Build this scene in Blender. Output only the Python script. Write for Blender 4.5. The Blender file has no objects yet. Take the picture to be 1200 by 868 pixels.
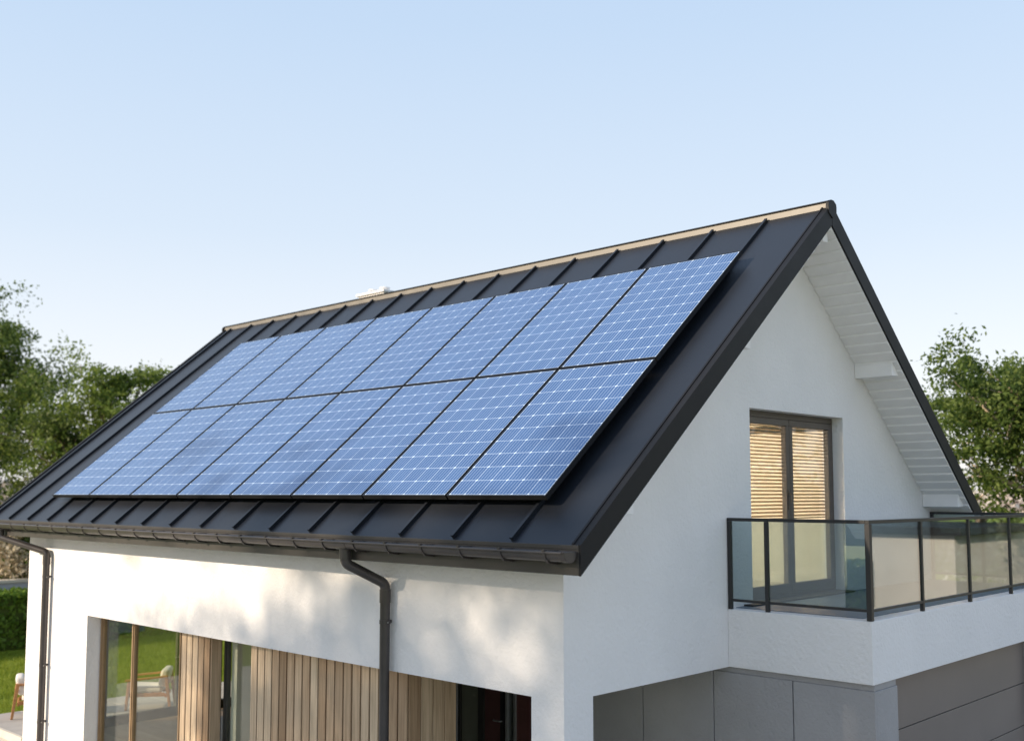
import bpy, bmesh, math, random
import numpy as np
from mathutils import Vector, Matrix
R = math.radians
sc = bpy.context.scene
COL = sc.collection
random.seed(5)

# ------------------------------------------------------------------ helpers
class MB:
    """Collects boxes, prisms, tubes and quads and links them as one mesh object."""
    def __init__(s): s.v = []; s.f = []; s.uv = {}
    def add(s, vs, fs):
        b = len(s.v); s.v += [tuple(p) for p in vs]; s.f += [tuple(i + b for i in f) for f in fs]
    def box(s, x0, x1, y0, y1, z0, z1):
        s.add([(x0,y0,z0),(x1,y0,z0),(x1,y1,z0),(x0,y1,z0),(x0,y0,z1),(x1,y0,z1),(x1,y1,z1),(x0,y1,z1)],
              [(0,3,2,1),(4,5,6,7),(0,1,5,4),(1,2,6,5),(2,3,7,6),(3,0,4,7)])
    def hexa(s, p):                       # eight corners ordered like box()
        s.add(p, [(0,3,2,1),(4,5,6,7),(0,1,5,4),(1,2,6,5),(2,3,7,6),(3,0,4,7)])
    def prism_x(s, poly, x0, x1):         # polygon in (y, z), counter-clockwise seen from +X
        n = len(poly)
        s.add([(x0,y,z) for y,z in poly] + [(x1,y,z) for y,z in poly],
              [tuple(range(n-1,-1,-1)), tuple(range(n,2*n))] + [(i,(i+1)%n,n+(i+1)%n,n+i) for i in range(n)])
    def tube(s, pts, rad, n=12, cap=True):
        pts = [Vector(p) for p in pts]; m = len(pts)
        rad = rad if isinstance(rad, (list, tuple)) else [rad]*m
        ref = None; rings = []
        for i, p in enumerate(pts):
            t = (pts[min(i+1,m-1)] - pts[max(i-1,0)]).normalized()
            if ref is None:
                ref = t.orthogonal().normalized()
            u = (ref - t*ref.dot(t))
            u = u.normalized() if u.length > 1e-5 else t.orthogonal().normalized()
            ref = u; w = t.cross(u)
            k = 1.0
            if 0 < i < m-1:
                a = (pts[i]-pts[i-1]).normalized().dot((pts[i+1]-pts[i]).normalized())
                k = 1/max(.6, math.sqrt((1+a)/2))
            rings.append([p + (u*math.cos(2*math.pi*j/n) + w*math.sin(2*math.pi*j/n))*rad[i]*(k if j >= 0 else 1) for j in range(n)])
        vs = [q for r in rings for q in r]
        fs = [(i*n+j, i*n+(j+1)%n, (i+1)*n+(j+1)%n, (i+1)*n+j) for i in range(m-1) for j in range(n)]
        if cap: fs += [tuple(range(n-1,-1,-1)), tuple((m-1)*n+j for j in range(n))]
        s.add(vs, fs)
    def build(s, name, mat, parent=None, smooth=False, bevel=0, segs=2):
        me = bpy.data.meshes.new(name); me.from_pydata(s.v, [], s.f); me.update()
        me.materials.append(mat)
        o = bpy.data.objects.new(name, me); COL.objects.link(o)
        if parent is not None:
            o.parent = parent
            a = parent; off = Vector((0,0,0))
            while a is not None: off += a.location; a = a.parent
            o.location = -off              # geometry is written in world coordinates
        if smooth:
            for p in me.polygons: p.use_smooth = True
        if bevel:
            b = o.modifiers.new('bevel', 'BEVEL'); b.width = bevel; b.segments = segs; b.limit_method = 'ANGLE'; b.angle_limit = R(40)
        return o

def tag(o, label=None, cat=None, group=None, kind=None):
    if label: o['label'] = label
    if cat: o['category'] = cat
    if group: o['group'] = group
    if kind: o['kind'] = kind
    return o
def empty(name, loc, label=None, cat=None, group=None, rz=0):
    o = bpy.data.objects.new(name, None); COL.objects.link(o); o.location = loc; o.rotation_euler.z = rz
    o.empty_display_size = .2
    return tag(o, label, cat, group)

# ------------------------------------------------------------------ materials
def new_mat(name):
    m = bpy.data.materials.new(name); m.use_nodes = True
    nt = m.node_tree; nt.nodes.clear()
    out = nt.nodes.new('ShaderNodeOutputMaterial')
    return m, nt, out
def N(nt, t, **kw):
    n = nt.nodes.new(t)
    for k, v in kw.items():
        if k.startswith('i_'): n.inputs[k[2:].replace('_',' ')].default_value = v
        else: setattr(n, k, v)
    return n
def math_n(nt, op, a, b=None, c=None):
    n = nt.nodes.new('ShaderNodeMath'); n.operation = op
    for i, x in enumerate((a, b, c)):
        if x is None: continue
        if isinstance(x, (int, float)): n.inputs[i].default_value = x
        else: nt.links.new(x, n.inputs[i])
    return n.outputs[0]
def ramp(nt, fac, stops):
    r = nt.nodes.new('ShaderNodeValToRGB'); e = r.color_ramp.elements
    while len(e) < len(stops): e.new(.5)
    for el, (p, c) in zip(e, stops): el.position = p; el.color = (*c, 1)
    nt.links.new(fac, r.inputs[0]); return r.outputs[0]
def paint(name, col, rough=.5, metal=0, spec=.5, var=.12, vscale=3, bump=0, bscale=80, bdist=.003, fine=0):
    m, nt, out = new_mat(name)
    b = N(nt, 'ShaderNodeBsdfPrincipled'); nt.links.new(b.outputs[0], out.inputs[0])
    b.inputs['Metallic'].default_value = metal; b.inputs['Specular IOR Level'].default_value = spec
    tc = N(nt, 'ShaderNodeTexCoord')
    nz = N(nt, 'ShaderNodeTexNoise'); nz.inputs['Scale'].default_value = vscale; nz.inputs['Detail'].default_value = 6
    nt.links.new(tc.outputs['Object'], nz.inputs['Vector'])
    lo = tuple(c*(1-var) for c in col); hi = tuple(min(1, c*(1+var)) for c in col)
    nt.links.new(ramp(nt, nz.outputs[0], [(.3, lo), (.7, hi)]), b.inputs['Base Color'])
    nt.links.new(math_n(nt, 'MULTIPLY_ADD', nz.outputs[0], .16, rough-.08), b.inputs['Roughness'])
    if bump:
        n2 = N(nt, 'ShaderNodeTexNoise'); n2.inputs['Scale'].default_value = bscale; n2.inputs['Detail'].default_value = 3
        nt.links.new(tc.outputs['Object'], n2.inputs['Vector'])
        bp_ = N(nt, 'ShaderNodeBump'); bp_.inputs['Strength'].default_value = bump; bp_.inputs['Distance'].default_value = bdist
        nt.links.new(n2.outputs[0], bp_.inputs['Height']); nt.links.new(bp_.outputs[0], b.inputs['Normal'])
    return m
def stucco(name, col, strength=.5, scale=38, dist=.006, var=.03):
    m, nt, out = new_mat(name)
    b = N(nt, 'ShaderNodeBsdfPrincipled'); nt.links.new(b.outputs[0], out.inputs[0])
    b.inputs['Roughness'].default_value = .9; b.inputs['Specular IOR Level'].default_value = .2
    tc = N(nt, 'ShaderNodeTexCoord')
    mp = N(nt, 'ShaderNodeMapping'); mp.inputs['Scale'].default_value = (1, 1, .85)
    nt.links.new(tc.outputs['Object'], mp.inputs[0])
    big = N(nt, 'ShaderNodeTexNoise'); big.inputs['Scale'].default_value = 1.3; big.inputs['Detail'].default_value = 7
    nt.links.new(mp.outputs[0], big.inputs['Vector'])
    nt.links.new(ramp(nt, big.outputs[0], [(.3, tuple(c*(1-var) for c in col)), (.7, tuple(min(1,c*(1+var)) for c in col))]), b.inputs['Base Color'])
    n1 = N(nt, 'ShaderNodeTexNoise'); n1.inputs['Scale'].default_value = scale; n1.inputs['Detail'].default_value = 5; n1.inputs['Roughness'].default_value = .6
    n2 = N(nt, 'ShaderNodeTexVoronoi'); n2.inputs['Scale'].default_value = scale*.7; n2.feature = 'SMOOTH_F1'
    nt.links.new(mp.outputs[0], n1.inputs['Vector']); nt.links.new(mp.outputs[0], n2.inputs['Vector'])
    h = math_n(nt, 'MULTIPLY_ADD', n2.outputs['Distance'], -.5, n1.outputs[0])
    bm_ = N(nt, 'ShaderNodeBump'); bm_.inputs['Strength'].default_value = strength; bm_.inputs['Distance'].default_value = dist
    nt.links.new(h, bm_.inputs['Height']); nt.links.new(bm_.outputs[0], b.inputs['Normal'])
    return m
def wood(name, stops, axis='Z', rough=.55, scale=1.0):
    m, nt, out = new_mat(name)
    b = N(nt, 'ShaderNodeBsdfPrincipled'); nt.links.new(b.outputs[0], out.inputs[0])
    b.inputs['Roughness'].default_value = rough; b.inputs['Specular IOR Level'].default_value = .3
    g = N(nt, 'ShaderNodeNewGeometry'); tc = N(nt, 'ShaderNodeTexCoord')
    base = ramp(nt, g.outputs['Random Per Island'], stops)
    mp = N(nt, 'ShaderNodeMapping')
    sc_ = {'Z': (30, 30, 1.2), 'Y': (30, 1.2, 30), 'X': (1.2, 30, 30)}[axis]
    mp.inputs['Scale'].default_value = tuple(a*scale for a in sc_)
    nt.links.new(tc.outputs['Object'], mp.inputs[0])
    off = N(nt, 'ShaderNodeVectorMath', operation='ADD'); nt.links.new(mp.outputs[0], off.inputs[0])
    cmb = N(nt, 'ShaderNodeCombineXYZ'); r7 = math_n(nt, 'MULTIPLY', g.outputs['Random Per Island'], 57.)
    for i in range(3): nt.links.new(r7, cmb.inputs[i])
    nt.links.new(cmb.outputs[0], off.inputs[1])
    nz = N(nt, 'ShaderNodeTexNoise'); nz.inputs['Scale'].default_value = 1; nz.inputs['Detail'].default_value = 6; nz.inputs['Distortion'].default_value = .6
    nt.links.new(off.outputs[0], nz.inputs['Vector'])
    grain = ramp(nt, nz.outputs[0], [(.3, (.68,.64,.6)), (.62, (1.06,1.05,1.04))])
    mx = N(nt, 'ShaderNodeMix', data_type='RGBA', blend_type='MULTIPLY'); mx.inputs[0].default_value = 1
    nt.links.new(base, mx.inputs[6]); nt.links.new(grain, mx.inputs[7]); nt.links.new(mx.outputs[2], b.inputs['Base Color'])
    bm_ = N(nt, 'ShaderNodeBump'); bm_.inputs['Strength'].default_value = .25; bm_.inputs['Distance'].default_value = .002
    nt.links.new(nz.outputs[0], bm_.inputs['Height']); nt.links.new(bm_.outputs[0], b.inputs['Normal'])
    return m
def glass(name, tint, boost=1.0, ior=1.5, rough=0.0):
    m, nt, out = new_mat(name)
    tr = N(nt, 'ShaderNodeBsdfTransparent'); tr.inputs[0].default_value = (*tint, 1)
    gl = N(nt, 'ShaderNodeBsdfGlossy'); gl.inputs['Roughness'].default_value = rough; gl.inputs[0].default_value = (.96,.98,1,1)
    lw = N(nt, 'ShaderNodeLayerWeight'); f0 = ((ior-1)/(ior+1))**2     # Schlick, the same from both sides of the pane
    p5 = math_n(nt, 'POWER', math_n(nt, 'SUBTRACT', 1.0, math_n(nt, 'SUBTRACT', 1.0, lw.outputs['Facing'])), 5.0)
    lw.inputs[0].default_value = .5
    k = math_n(nt, 'MINIMUM', math_n(nt, 'MULTIPLY', math_n(nt, 'MULTIPLY_ADD', p5, 1-f0, f0), boost), 1.0)
    mx = N(nt, 'ShaderNodeMixShader'); nt.links.new(k, mx.inputs[0]); nt.links.new(tr.outputs[0], mx.inputs[1]); nt.links.new(gl.outputs[0], mx.inputs[2])
    nt.links.new(mx.outputs[0], out.inputs[0]); return m
def leaf(name, dark, mid, light, trans=.35):
    m, nt, out = new_mat(name)
    g = N(nt, 'ShaderNodeNewGeometry'); tc = N(nt, 'ShaderNodeTexCoord')
    nz = N(nt, 'ShaderNodeTexNoise'); nz.inputs['Scale'].default_value = .7; nz.inputs['Detail'].default_value = 3
    nt.links.new(tc.outputs['Object'], nz.inputs['Vector'])
    f = math_n(nt, 'ADD', math_n(nt, 'MULTIPLY', g.outputs['Random Per Island'], .55), math_n(nt, 'MULTIPLY', nz.outputs[0], .5))
    c = ramp(nt, f, [(.2, dark), (.5, mid), (.85, light)])
    d = N(nt, 'ShaderNodeBsdfPrincipled'); d.inputs['Roughness'].default_value = .55; d.inputs['Specular IOR Level'].default_value = .3
    t = N(nt, 'ShaderNodeBsdfTranslucent')
    nt.links.new(c, d.inputs['Base Color']); nt.links.new(c, t.inputs[0])
    mx = N(nt, 'ShaderNodeMixShader'); mx.inputs[0].default_value = trans
    nt.links.new(d.outputs[0], mx.inputs[1]); nt.links.new(t.outputs[0], mx.inputs[2]); nt.links.new(mx.outputs[0], out.inputs[0])
    return m
def solar_cells():
    m, nt, out = new_mat('solar_cells')
    uv = N(nt, 'ShaderNodeUVMap'); sp = N(nt, 'ShaderNodeSeparateXYZ'); nt.links.new(uv.outputs[0], sp.inputs[0])
    u, v = sp.outputs[0], sp.outputs[1]
    def near(x, w0, w1):                     # 1 on whole numbers of x, falling to 0 between w0 and w1
        p = math_n(nt, 'PINGPONG', x, .5)
        mr = N(nt, 'ShaderNodeMapRange'); mr.inputs[1].default_value = w0; mr.inputs[2].default_value = w1
        mr.inputs[3].default_value = 1; mr.inputs[4].default_value = 0
        nt.links.new(p, mr.inputs[0]); return p, mr.outputs[0]
    pu, lu = near(u, .012, .024); pv, lv = near(v, .010, .022)
    dm = N(nt, 'ShaderNodeMapRange'); dm.inputs[1].default_value = .072; dm.inputs[2].default_value = .095; dm.inputs[3].default_value = 1; dm.inputs[4].default_value = 0
    nt.links.new(math_n(nt, 'ADD', pu, pv), dm.inputs[0])
    _, bus = near(math_n(nt, 'MULTIPLY', u, 5.), .05, .075)
    _, fing = near(math_n(nt, 'MULTIPLY', v, 30.), .06, .12)
    line = math_n(nt, 'MAXIMUM', math_n(nt, 'MAXIMUM', math_n(nt, 'MULTIPLY', lu, .75), math_n(nt, 'MULTIPLY', lv, .62)), dm.outputs[0])
    fac = math_n(nt, 'MAXIMUM', line, math_n(nt, 'MAXIMUM', math_n(nt, 'MULTIPLY', bus, .46), math_n(nt, 'MULTIPLY', fing, .02)))
    # each cell its own slight tone
    fl = N(nt, 'ShaderNodeVectorMath', operation='FLOOR'); nt.links.new(uv.outputs[0], fl.inputs[0])
    oi = N(nt, 'ShaderNodeObjectInfo')
    ad = N(nt, 'ShaderNodeVectorMath', operation='ADD'); nt.links.new(fl.outputs[0], ad.inputs[0]); nt.links.new(oi.outputs['Random'], ad.inputs[1])
    wn = N(nt, 'ShaderNodeTexWhiteNoise'); nt.links.new(ad.outputs[0], wn.inputs['Vector'])
    tone = ramp(nt, math_n(nt, 'ADD', math_n(nt, 'MULTIPLY', wn.outputs[0], .6), math_n(nt, 'MULTIPLY', oi.outputs['Random'], .4)), [(0, CELL[0]), (1, CELL[1])])
    mx = N(nt, 'ShaderNodeMix', data_type='RGBA'); nt.links.new(fac, mx.inputs[0]); nt.links.new(tone, mx.inputs[6]); mx.inputs[7].default_value = (*CELL[2], 1)
    b = N(nt, 'ShaderNodeBsdfPrincipled'); nt.links.new(mx.outputs[2], b.inputs['Base Color'])
    b.inputs['Roughness'].default_value = .16; b.inputs['IOR'].default_value = 1.55
    nz = N(nt, 'ShaderNodeTexNoise'); nz.inputs['Scale'].default_value = 5; nz.inputs['Detail'].default_value = 5
    tc = N(nt, 'ShaderNodeTexCoord'); nt.links.new(tc.outputs['Object'], nz.inputs['Vector'])
    nt.links.new(math_n(nt, 'MULTIPLY_ADD', nz.outputs[0], .1, .11), b.inputs['Roughness'])
    nt.links.new(b.outputs[0], out.inputs[0]); return m

CELL = ((.032,.084,.225), (.043,.105,.26), (.55,.68,.86))
M = {}
M['stucco'] = stucco('white_stucco', (.80,.785,.78), .75, 34, .013)
M['grey_stucco'] = stucco('grey_render', (.36,.35,.35), .9, 40, .009, .08)
M['roof'] = paint('anthracite_sheet', (.013,.0155,.021), .40, .0, .42, .10, 1.2, .06, 2.2, .02)
M['trim'] = paint('anthracite_trim', (.011,.011,.012), .55, 0, .25, .1, 4)
M['gutter'] = paint('gutter_metal', (.064,.057,.056), .32, .25, .5, .12, 5)
M['vent'] = paint('ridge_vent_metal', (.15,.137,.12), .5, .1, .5, .15, 6)
M['soffit'] = paint('white_soffit_paint', (.84,.83,.83), .6, 0, .3, .03, 4)
M['black'] = paint('black_anodised', (.008,.008,.009), .4, .0, .5, .1, 5)
M['rail'] = paint('rail_black_paint', (.020,.020,.021), .4, .0, .5, .1, 5)
M['frame_brown'] = paint('bronze_frame', (.095,.078,.066), .42, .1, .5, .12, 6)
M['frame_gold'] = paint('tan_frame', (.30,.20,.11), .45, .1, .5, .12, 6)
M['frame_dark'] = paint('dark_frame', (.040,.036,.030), .45, 0, .5, .12, 6)
M['steel'] = paint('brushed_steel', (.42,.42,.41), .35, .7, .5, .08, 8)
M['clad'] = wood('larch_boards', [(0, (.37,.245,.145)), (.35, (.49,.345,.22)), (.7, (.57,.425,.285)), (1, (.64,.51,.36))])
M['clad_back'] = paint('cladding_backing', (.03,.022,.016), .8)
M['floor'] = wood('oak_floor', [(0, (.20,.145,.09)), (.5, (.26,.19,.12)), (1, (.31,.235,.155))], 'X', .45)
M['inner'] = paint('interior_plaster', (.72,.68,.62), .8, 0, .2, .03, 2)
M['inner_warm'] = paint('bedroom_plaster', (.80,.73,.62), .8, 0, .2, .04, 2)
M['doorred'] = paint('dark_red_door', (.12,.045,.040), .35, 0, .5, .15, 4)
M['garage'] = paint('garage_door_metal', (.20,.17,.15), .42, .1, .5, .08, 1.5, .05, 60)
M['tile'] = paint('terrace_tile', (.13,.17,.21), .45, 0, .4, .1, 3, .1, 60)
M['paver'] = paint('patio_paver', (.40,.375,.345), .75, 0, .3, .1, 2.5, .3, 50)
M['coping'] = paint('pale_stone', (.58,.53,.45), .75, 0, .3, .08, 3, .3, 50)
M['gwall'] = paint('garden_wall_render', (.42,.43,.46), .85, 0, .2, .06, 2, .3, 40)
M['concrete'] = paint('neighbour_render', (.38,.36,.33), .85, 0, .2, .05, 1.5, .3, 40)
M['chair_wood'] = wood('teak', [(0, (.42,.20,.075)), (1, (.50,.26,.11))], 'X', .5)
M['cushion'] = paint('cushion_fabric', (.72,.68,.63), .95, 0, .1, .05, 8, .4, 180, .002)
M['blind'] = paint('blind_slat', (.52,.39,.27), .55, 0, .3, .05, 5)
M['curtain'] = paint('brown_curtain', (.22,.12,.065), .9, 0, .1, .12, 9)
M['glass_win'] = glass('window_glass', (.95,.97,.92), 1.3)
M['glass_door'] = glass('balcony_door_glass', (.95,.95,.92), 1.0)
M['glass_rail'] = glass('balustrade_glass', (.67,.74,.73), 3.4)
M['glass_dark'] = glass('entrance_glass', (.45,.47,.40), 2.6)
M['bark'] = paint('bark', (.20,.155,.11), .9, 0, .2, .3, 6, .6, 14, .03)
M['leaf_a'] = leaf('leaves_olive', (.045,.080,.018), (.110,.165,.032), (.190,.235,.058), .5)
M['leaf_b'] = leaf('leaves_bright', (.062,.105,.020), (.140,.200,.034), (.225,.275,.065), .5)
M['leaf_c'] = leaf('leaves_deep', (.045,.070,.015), (.095,.135,.025), (.165,.195,.045), .45)
M['leaf_h'] = leaf('hedge_leaves', (.07,.13,.018), (.15,.25,.03), (.24,.35,.055), .45)
M['leaf_dry'] = leaf('dry_twigs', (.34,.27,.18), (.58,.49,.36), (.78,.70,.55), .45)
M['leaf_pale'] = leaf('pale_blossom', (.42,.36,.34), (.66,.60,.57), (.80,.76,.73), .3)
M['cells'] = solar_cells()

def lamp_mat():
    m, nt, out = new_mat('lamp_glow'); e = N(nt, 'ShaderNodeEmission'); e.inputs[0].default_value = (1,.88,.70,1); e.inputs[1].default_value = 9
    nt.links.new(e.outputs[0], out.inputs[0]); return m
M['lamp'] = lamp_mat()
def grass_mat():
    m, nt, out = new_mat('lawn_turf'); b = N(nt, 'ShaderNodeBsdfPrincipled'); nt.links.new(b.outputs[0], out.inputs[0])
    b.inputs['Roughness'].default_value = .85; b.inputs['Specular IOR Level'].default_value = .15
    tc = N(nt, 'ShaderNodeTexCoord'); n1 = N(nt, 'ShaderNodeTexNoise'); n1.inputs['Scale'].default_value = 1.6; n1.inputs['Detail'].default_value = 8; n1.inputs['Roughness'].default_value = .7
    n2 = N(nt, 'ShaderNodeTexNoise'); n2.inputs['Scale'].default_value = .05; n2.inputs['Detail'].default_value = 5
    nt.links.new(tc.outputs['Object'], n1.inputs['Vector']); nt.links.new(tc.outputs['Object'], n2.inputs['Vector'])
    f = math_n(nt, 'ADD', math_n(nt, 'MULTIPLY', n1.outputs[0], .6), math_n(nt, 'MULTIPLY', n2.outputs[0], .4))
    nt.links.new(ramp(nt, f, [(.3, (.12,.165,.014)), (.5, (.19,.245,.020)), (.7, (.26,.295,.035))]), b.inputs['Base Color'])
    bm_ = N(nt, 'ShaderNodeBump'); bm_.inputs['Strength'].default_value = .8; bm_.inputs['Distance'].default_value = .06
    nt.links.new(n1.outputs[0], bm_.inputs['Height']); nt.links.new(bm_.outputs[0], b.inputs['Normal'])
    return m
M['turf'] = grass_mat()
M['blade'] = leaf('grass_blades', (.13,.18,.014), (.20,.26,.022), (.28,.32,.045), .4)

# ------------------------------------------------------------------ the house: measurements (metres)
TH = R(39.764); TAN = math.tan(TH); CT, ST = math.cos(TH), math.sin(TH)
OV, ZE, YR, XV, XL = .462, 3.935, 4.175, .608, -12.953
ZR = ZE + (YR+OV)*TAN                      # ridge height
VH = .245                                  # plumb thickness of the roof edge
WL, DEEP = 12.088, 8.35                    # wall length and depth
ZO = 2.5                                   # opening head / slab underside
BX, BY0, BY1, BT = 1.643, 2.72, 8.25, 3.126
def zr(y): return ZR - abs(y-YR)*TAN       # roof surface
def roof_pt(x, s, h=0): return Vector((x, -OV + s*CT - h*ST, ZE + s*ST + h*CT))

house = empty('house', (-6, 4.175, 0), 'white gabled house with dark standing seam roof, balcony and timber cladding', 'house')

# --- walls
w = MB()
zt = lambda y: zr(y) - .12
w.box(-WL, -.3, 0, .3, ZO, 3.75)                                  # band over the long opening
w.box(-WL, -9.772, 0, .3, 0, ZO)                                  # pier at the far corner
w.box(-.4, 0, 0, .41, 0, ZO)                                      # pier at the near corner
D0, D1, DZ0, DZ1 = 3.245, 5.533, 3.126, 5.354                     # balcony door opening
w.prism_x([(0,ZO),(D0,ZO),(D0,zt(D0)),(0,zt(0))], -.3, 0)
w.prism_x([(D1,ZO),(DEEP,ZO),(DEEP,zt(DEEP)),(D1,zt(D1))], -.3, 0)
w.prism_x([(D0,DZ1),(D1,DZ1),(D1,zt(D1)),(YR,zt(YR)),(D0,zt(D0))], -.3, 0)
w.box(-.3, 0, D0, D1, ZO, DZ0-.03)
# far gable with glazed opening to the patio, back wall
G0, G1, GZ = 1.25, 4.6, 2.6
w.prism_x([(.3,0),(G0,0),(G0,zt(G0)),(.3,zt(.3))], -WL, -WL+.3)
w.prism_x([(G1,0),(DEEP,0),(DEEP,zt(DEEP)),(G1,zt(G1))], -WL, -WL+.3)
w.prism_x([(G0,GZ),(G1,GZ),(G1,zt(G1)),(YR,zt(YR)),(G0,zt(G0))], -WL, -WL+.3)
w.box(-WL+.3, -.3, DEEP-.3, DEEP, 0, 3.75)
w.build('wall', M['stucco'], house)
# --- inside: floors, ceilings, partitions that show through the panes
f = MB()
for k in range(48):
    y = .46 + k*.162
    if y + .16 > DEEP-.3: break
    f.box(-WL+.3, -5.0, y, y+.158, .22, .30)
f.build('interior_floor', M['floor'], house)
i = MB()
i.box(-WL+.3, -.31, .31, DEEP-.31, 2.56, 2.95)                    # ceiling of the ground floor
i.box(-4.95, -4.80, .95, DEEP-.31, 0, 2.555)                      # partition behind the hall
i.box(-WL+.3, -4.95, 7.9, 8.0, .3, 2.555)
i.build('interior_wall', M['inner'], house)
br = MB()
br.box(-4.1, -4.0, 1.8, 6.9, 3.0, 5.4); br.box(-4.0, -.301, 1.7, 1.8, 3.0, 5.4); br.box(-4.0, -.301, 6.9, 7.0, 3.0, 5.4)
br.box(-4.0, -.301, 1.8, 6.9, 2.96, 3.06); br.box(-4.0, -.31, 1.8, 6.9, 5.385, 5.45)
br.build('bedroom_wall', M['inner_warm'], house)

# --- roof sheet with its standing seams
r = MB()
poly = [(-OV, ZE), (YR, ZR), (2*YR+OV, ZE), (2*YR+OV, ZE-VH+.005), (YR, ZR-VH), (-OV, ZE-VH+.005)]
n = len(poly); x0, x1 = XL+.02, XV-.02
r.add([(x0,y,z) for y,z in poly]+[(x1,y,z) for y,z in poly],
      [(0,1,4,5),(1,2,3,4)] + [(n+0,n+5,n+4,n+1),(n+1,n+4,n+3,n+2)] + [(q,n+q,n+(q+1)%n,(q+1)%n) for q in range(n)])
SL = (YR+OV)/CT
for k in range(17):
    x = -.215 - .7745*k
    for side in (0, 1):
        p = []
        for (s0, hh) in ((.022, 0), (SL-.10, 0)):
            pass
        a0, a1, hb, htop, hw = .022, SL-.10, -.004, .036, .011
        pts = []
        for h in (hb, htop):
            for (dx, s) in ((-hw,a0),(hw,a0),(hw,a1),(-hw,a1)):
                v = roof_pt(x+dx, s, h)
                if side: v.y = 2*YR - v.y
                pts.append(v)
        r.hexa(pts)
        pts = []
        for h in (.028, .040):                                    # folded top of the seam
            for (dx, s) in ((-hw-.008,a0),(hw+.004,a0),(hw+.004,a1),(-hw-.008,a1)):
                v = roof_pt(x+dx, s, h)
                if side: v.y = 2*YR - v.y
                pts.append(v)
        r.hexa(pts)
roof = r.build('roof', M['roof'], house)
tag(roof, 'dark anthracite metal roof with raised standing seams')
# ridge cap (sub-part of the roof): a vent strip under a thin dark capping
c = MB()
c.prism_x([(YR-.070, zr(YR-.070)+.001), (YR+.070, zr(YR+.070)+.001), (YR+.068, zr(YR)+.019), (YR-.068, zr(YR)+.019)], XL+.06, XV-.03)
c.build('ridge_vent', M['vent'], roof)
c = MB()
c.prism_x([(YR-.090, ZR+.020), (YR+.090, ZR+.020), (YR+.090, ZR+.030), (YR+.04, ZR+.050), (YR-.04, ZR+.050), (YR-.090, ZR+.030)], XL+.02, XV-.005)
for xa, xb in ((XV-.03, XV+.012), (XL-.012, XL+.03)):               # end pieces
    c.prism_x([(YR-.095, ZR-.115), (YR-.0, ZR-.165), (YR+.095, ZR-.115), (YR+.100, ZR-.02), (YR+.090, ZR+.018), (YR+.03, ZR+.054), (YR-.03, ZR+.054), (YR-.090, ZR+.018), (YR-.100, ZR-.02)], xa, xb)
c.build('ridge_cap', M['trim'], roof, bevel=.004)

# --- verge trims on both gables, both slopes
for xa, xb, xin in ((XV-.02, XV, -1), (XL, XL+.02, 1)):
    for side in (0, 1):
        t = MB()
        pts = []
        def pq(x, y, z): return (x, 2*YR-y if side else y, z)
        y0, y1 = -OV-.012, YR-.004
        zt_ = lambda y: ZE + (y+OV)*TAN + .016
        zb_ = lambda y: ZE + (y+OV)*TAN - VH
        bxs = [pq(xa,y0,zb_(y0)), pq(xb,y0,zb_(y0)), pq(xb,y1,zb_(y1)), pq(xa,y1,zb_(y1)), pq(xa,y0,zt_(y0)), pq(xb,y0,zt_(y0)), pq(xb,y1,zt_(y1)), pq(xa,y1,zt_(y1))]
        t.hexa(bxs)
        fl0, fl1 = (xa-.075, xa) if xin < 0 else (xb, xb+.075)      # top flange
        z2 = lambda y: ZE + (y+OV)*TAN + .003
        t.hexa([pq(fl0,y0,z2(y0)), pq(fl1,y0,z2(y0)), pq(fl1,y1,z2(y1)), pq(fl0,y1,z2(y1)), pq(fl0,y0,zt_(y0)), pq(fl1,y0,zt_(y0)), pq(fl1,y1,zt_(y1)), pq(fl0,y1,zt_(y1))])
        rib0, rib1 = (fl0-.004, fl0+.018) if xin < 0 else (fl1-.018, fl1+.004)
        z3 = lambda y: zt_(y) + .012
        t.hexa([pq(rib0,y0,z2(y0)), pq(rib1,y0,z2(y0)), pq(rib1,y1,z2(y1)), pq(rib0,y1,z2(y1)), pq(rib0,y0,z3(y0)), pq(rib1,y0,z3(y0)), pq(rib1,y1,z3(y1)), pq(rib0,y1,z3(y1))])
        if not side and xin < 0:
            pass
        o = t.build('verge_trim', M['trim'], house)
        if side:
            o.data.flip_normals()
# --- fascia boards under the two eaves
for side in (0, 1):
    t = MB(); s = lambda y: 2*YR-y if side else y
    ya, yb = sorted((s(-OV-.014), s(-OV+.006)))
    t.box(XL+.022, XV-.022, ya, yb, ZE-VH-.006, ZE-.004)
    ya, yb = sorted((s(-OV-.020), s(-OV-.013)))
    t.box(XL+.022, XV-.022, ya, yb, ZE-.032, ZE+.004)              # drip edge
    t.build('fascia', paint('fascia_paint', (.040,.036,.033), .45, 0, .5, .1, 4) if side == 0 else M['trim'], house, bevel=.003)

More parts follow.
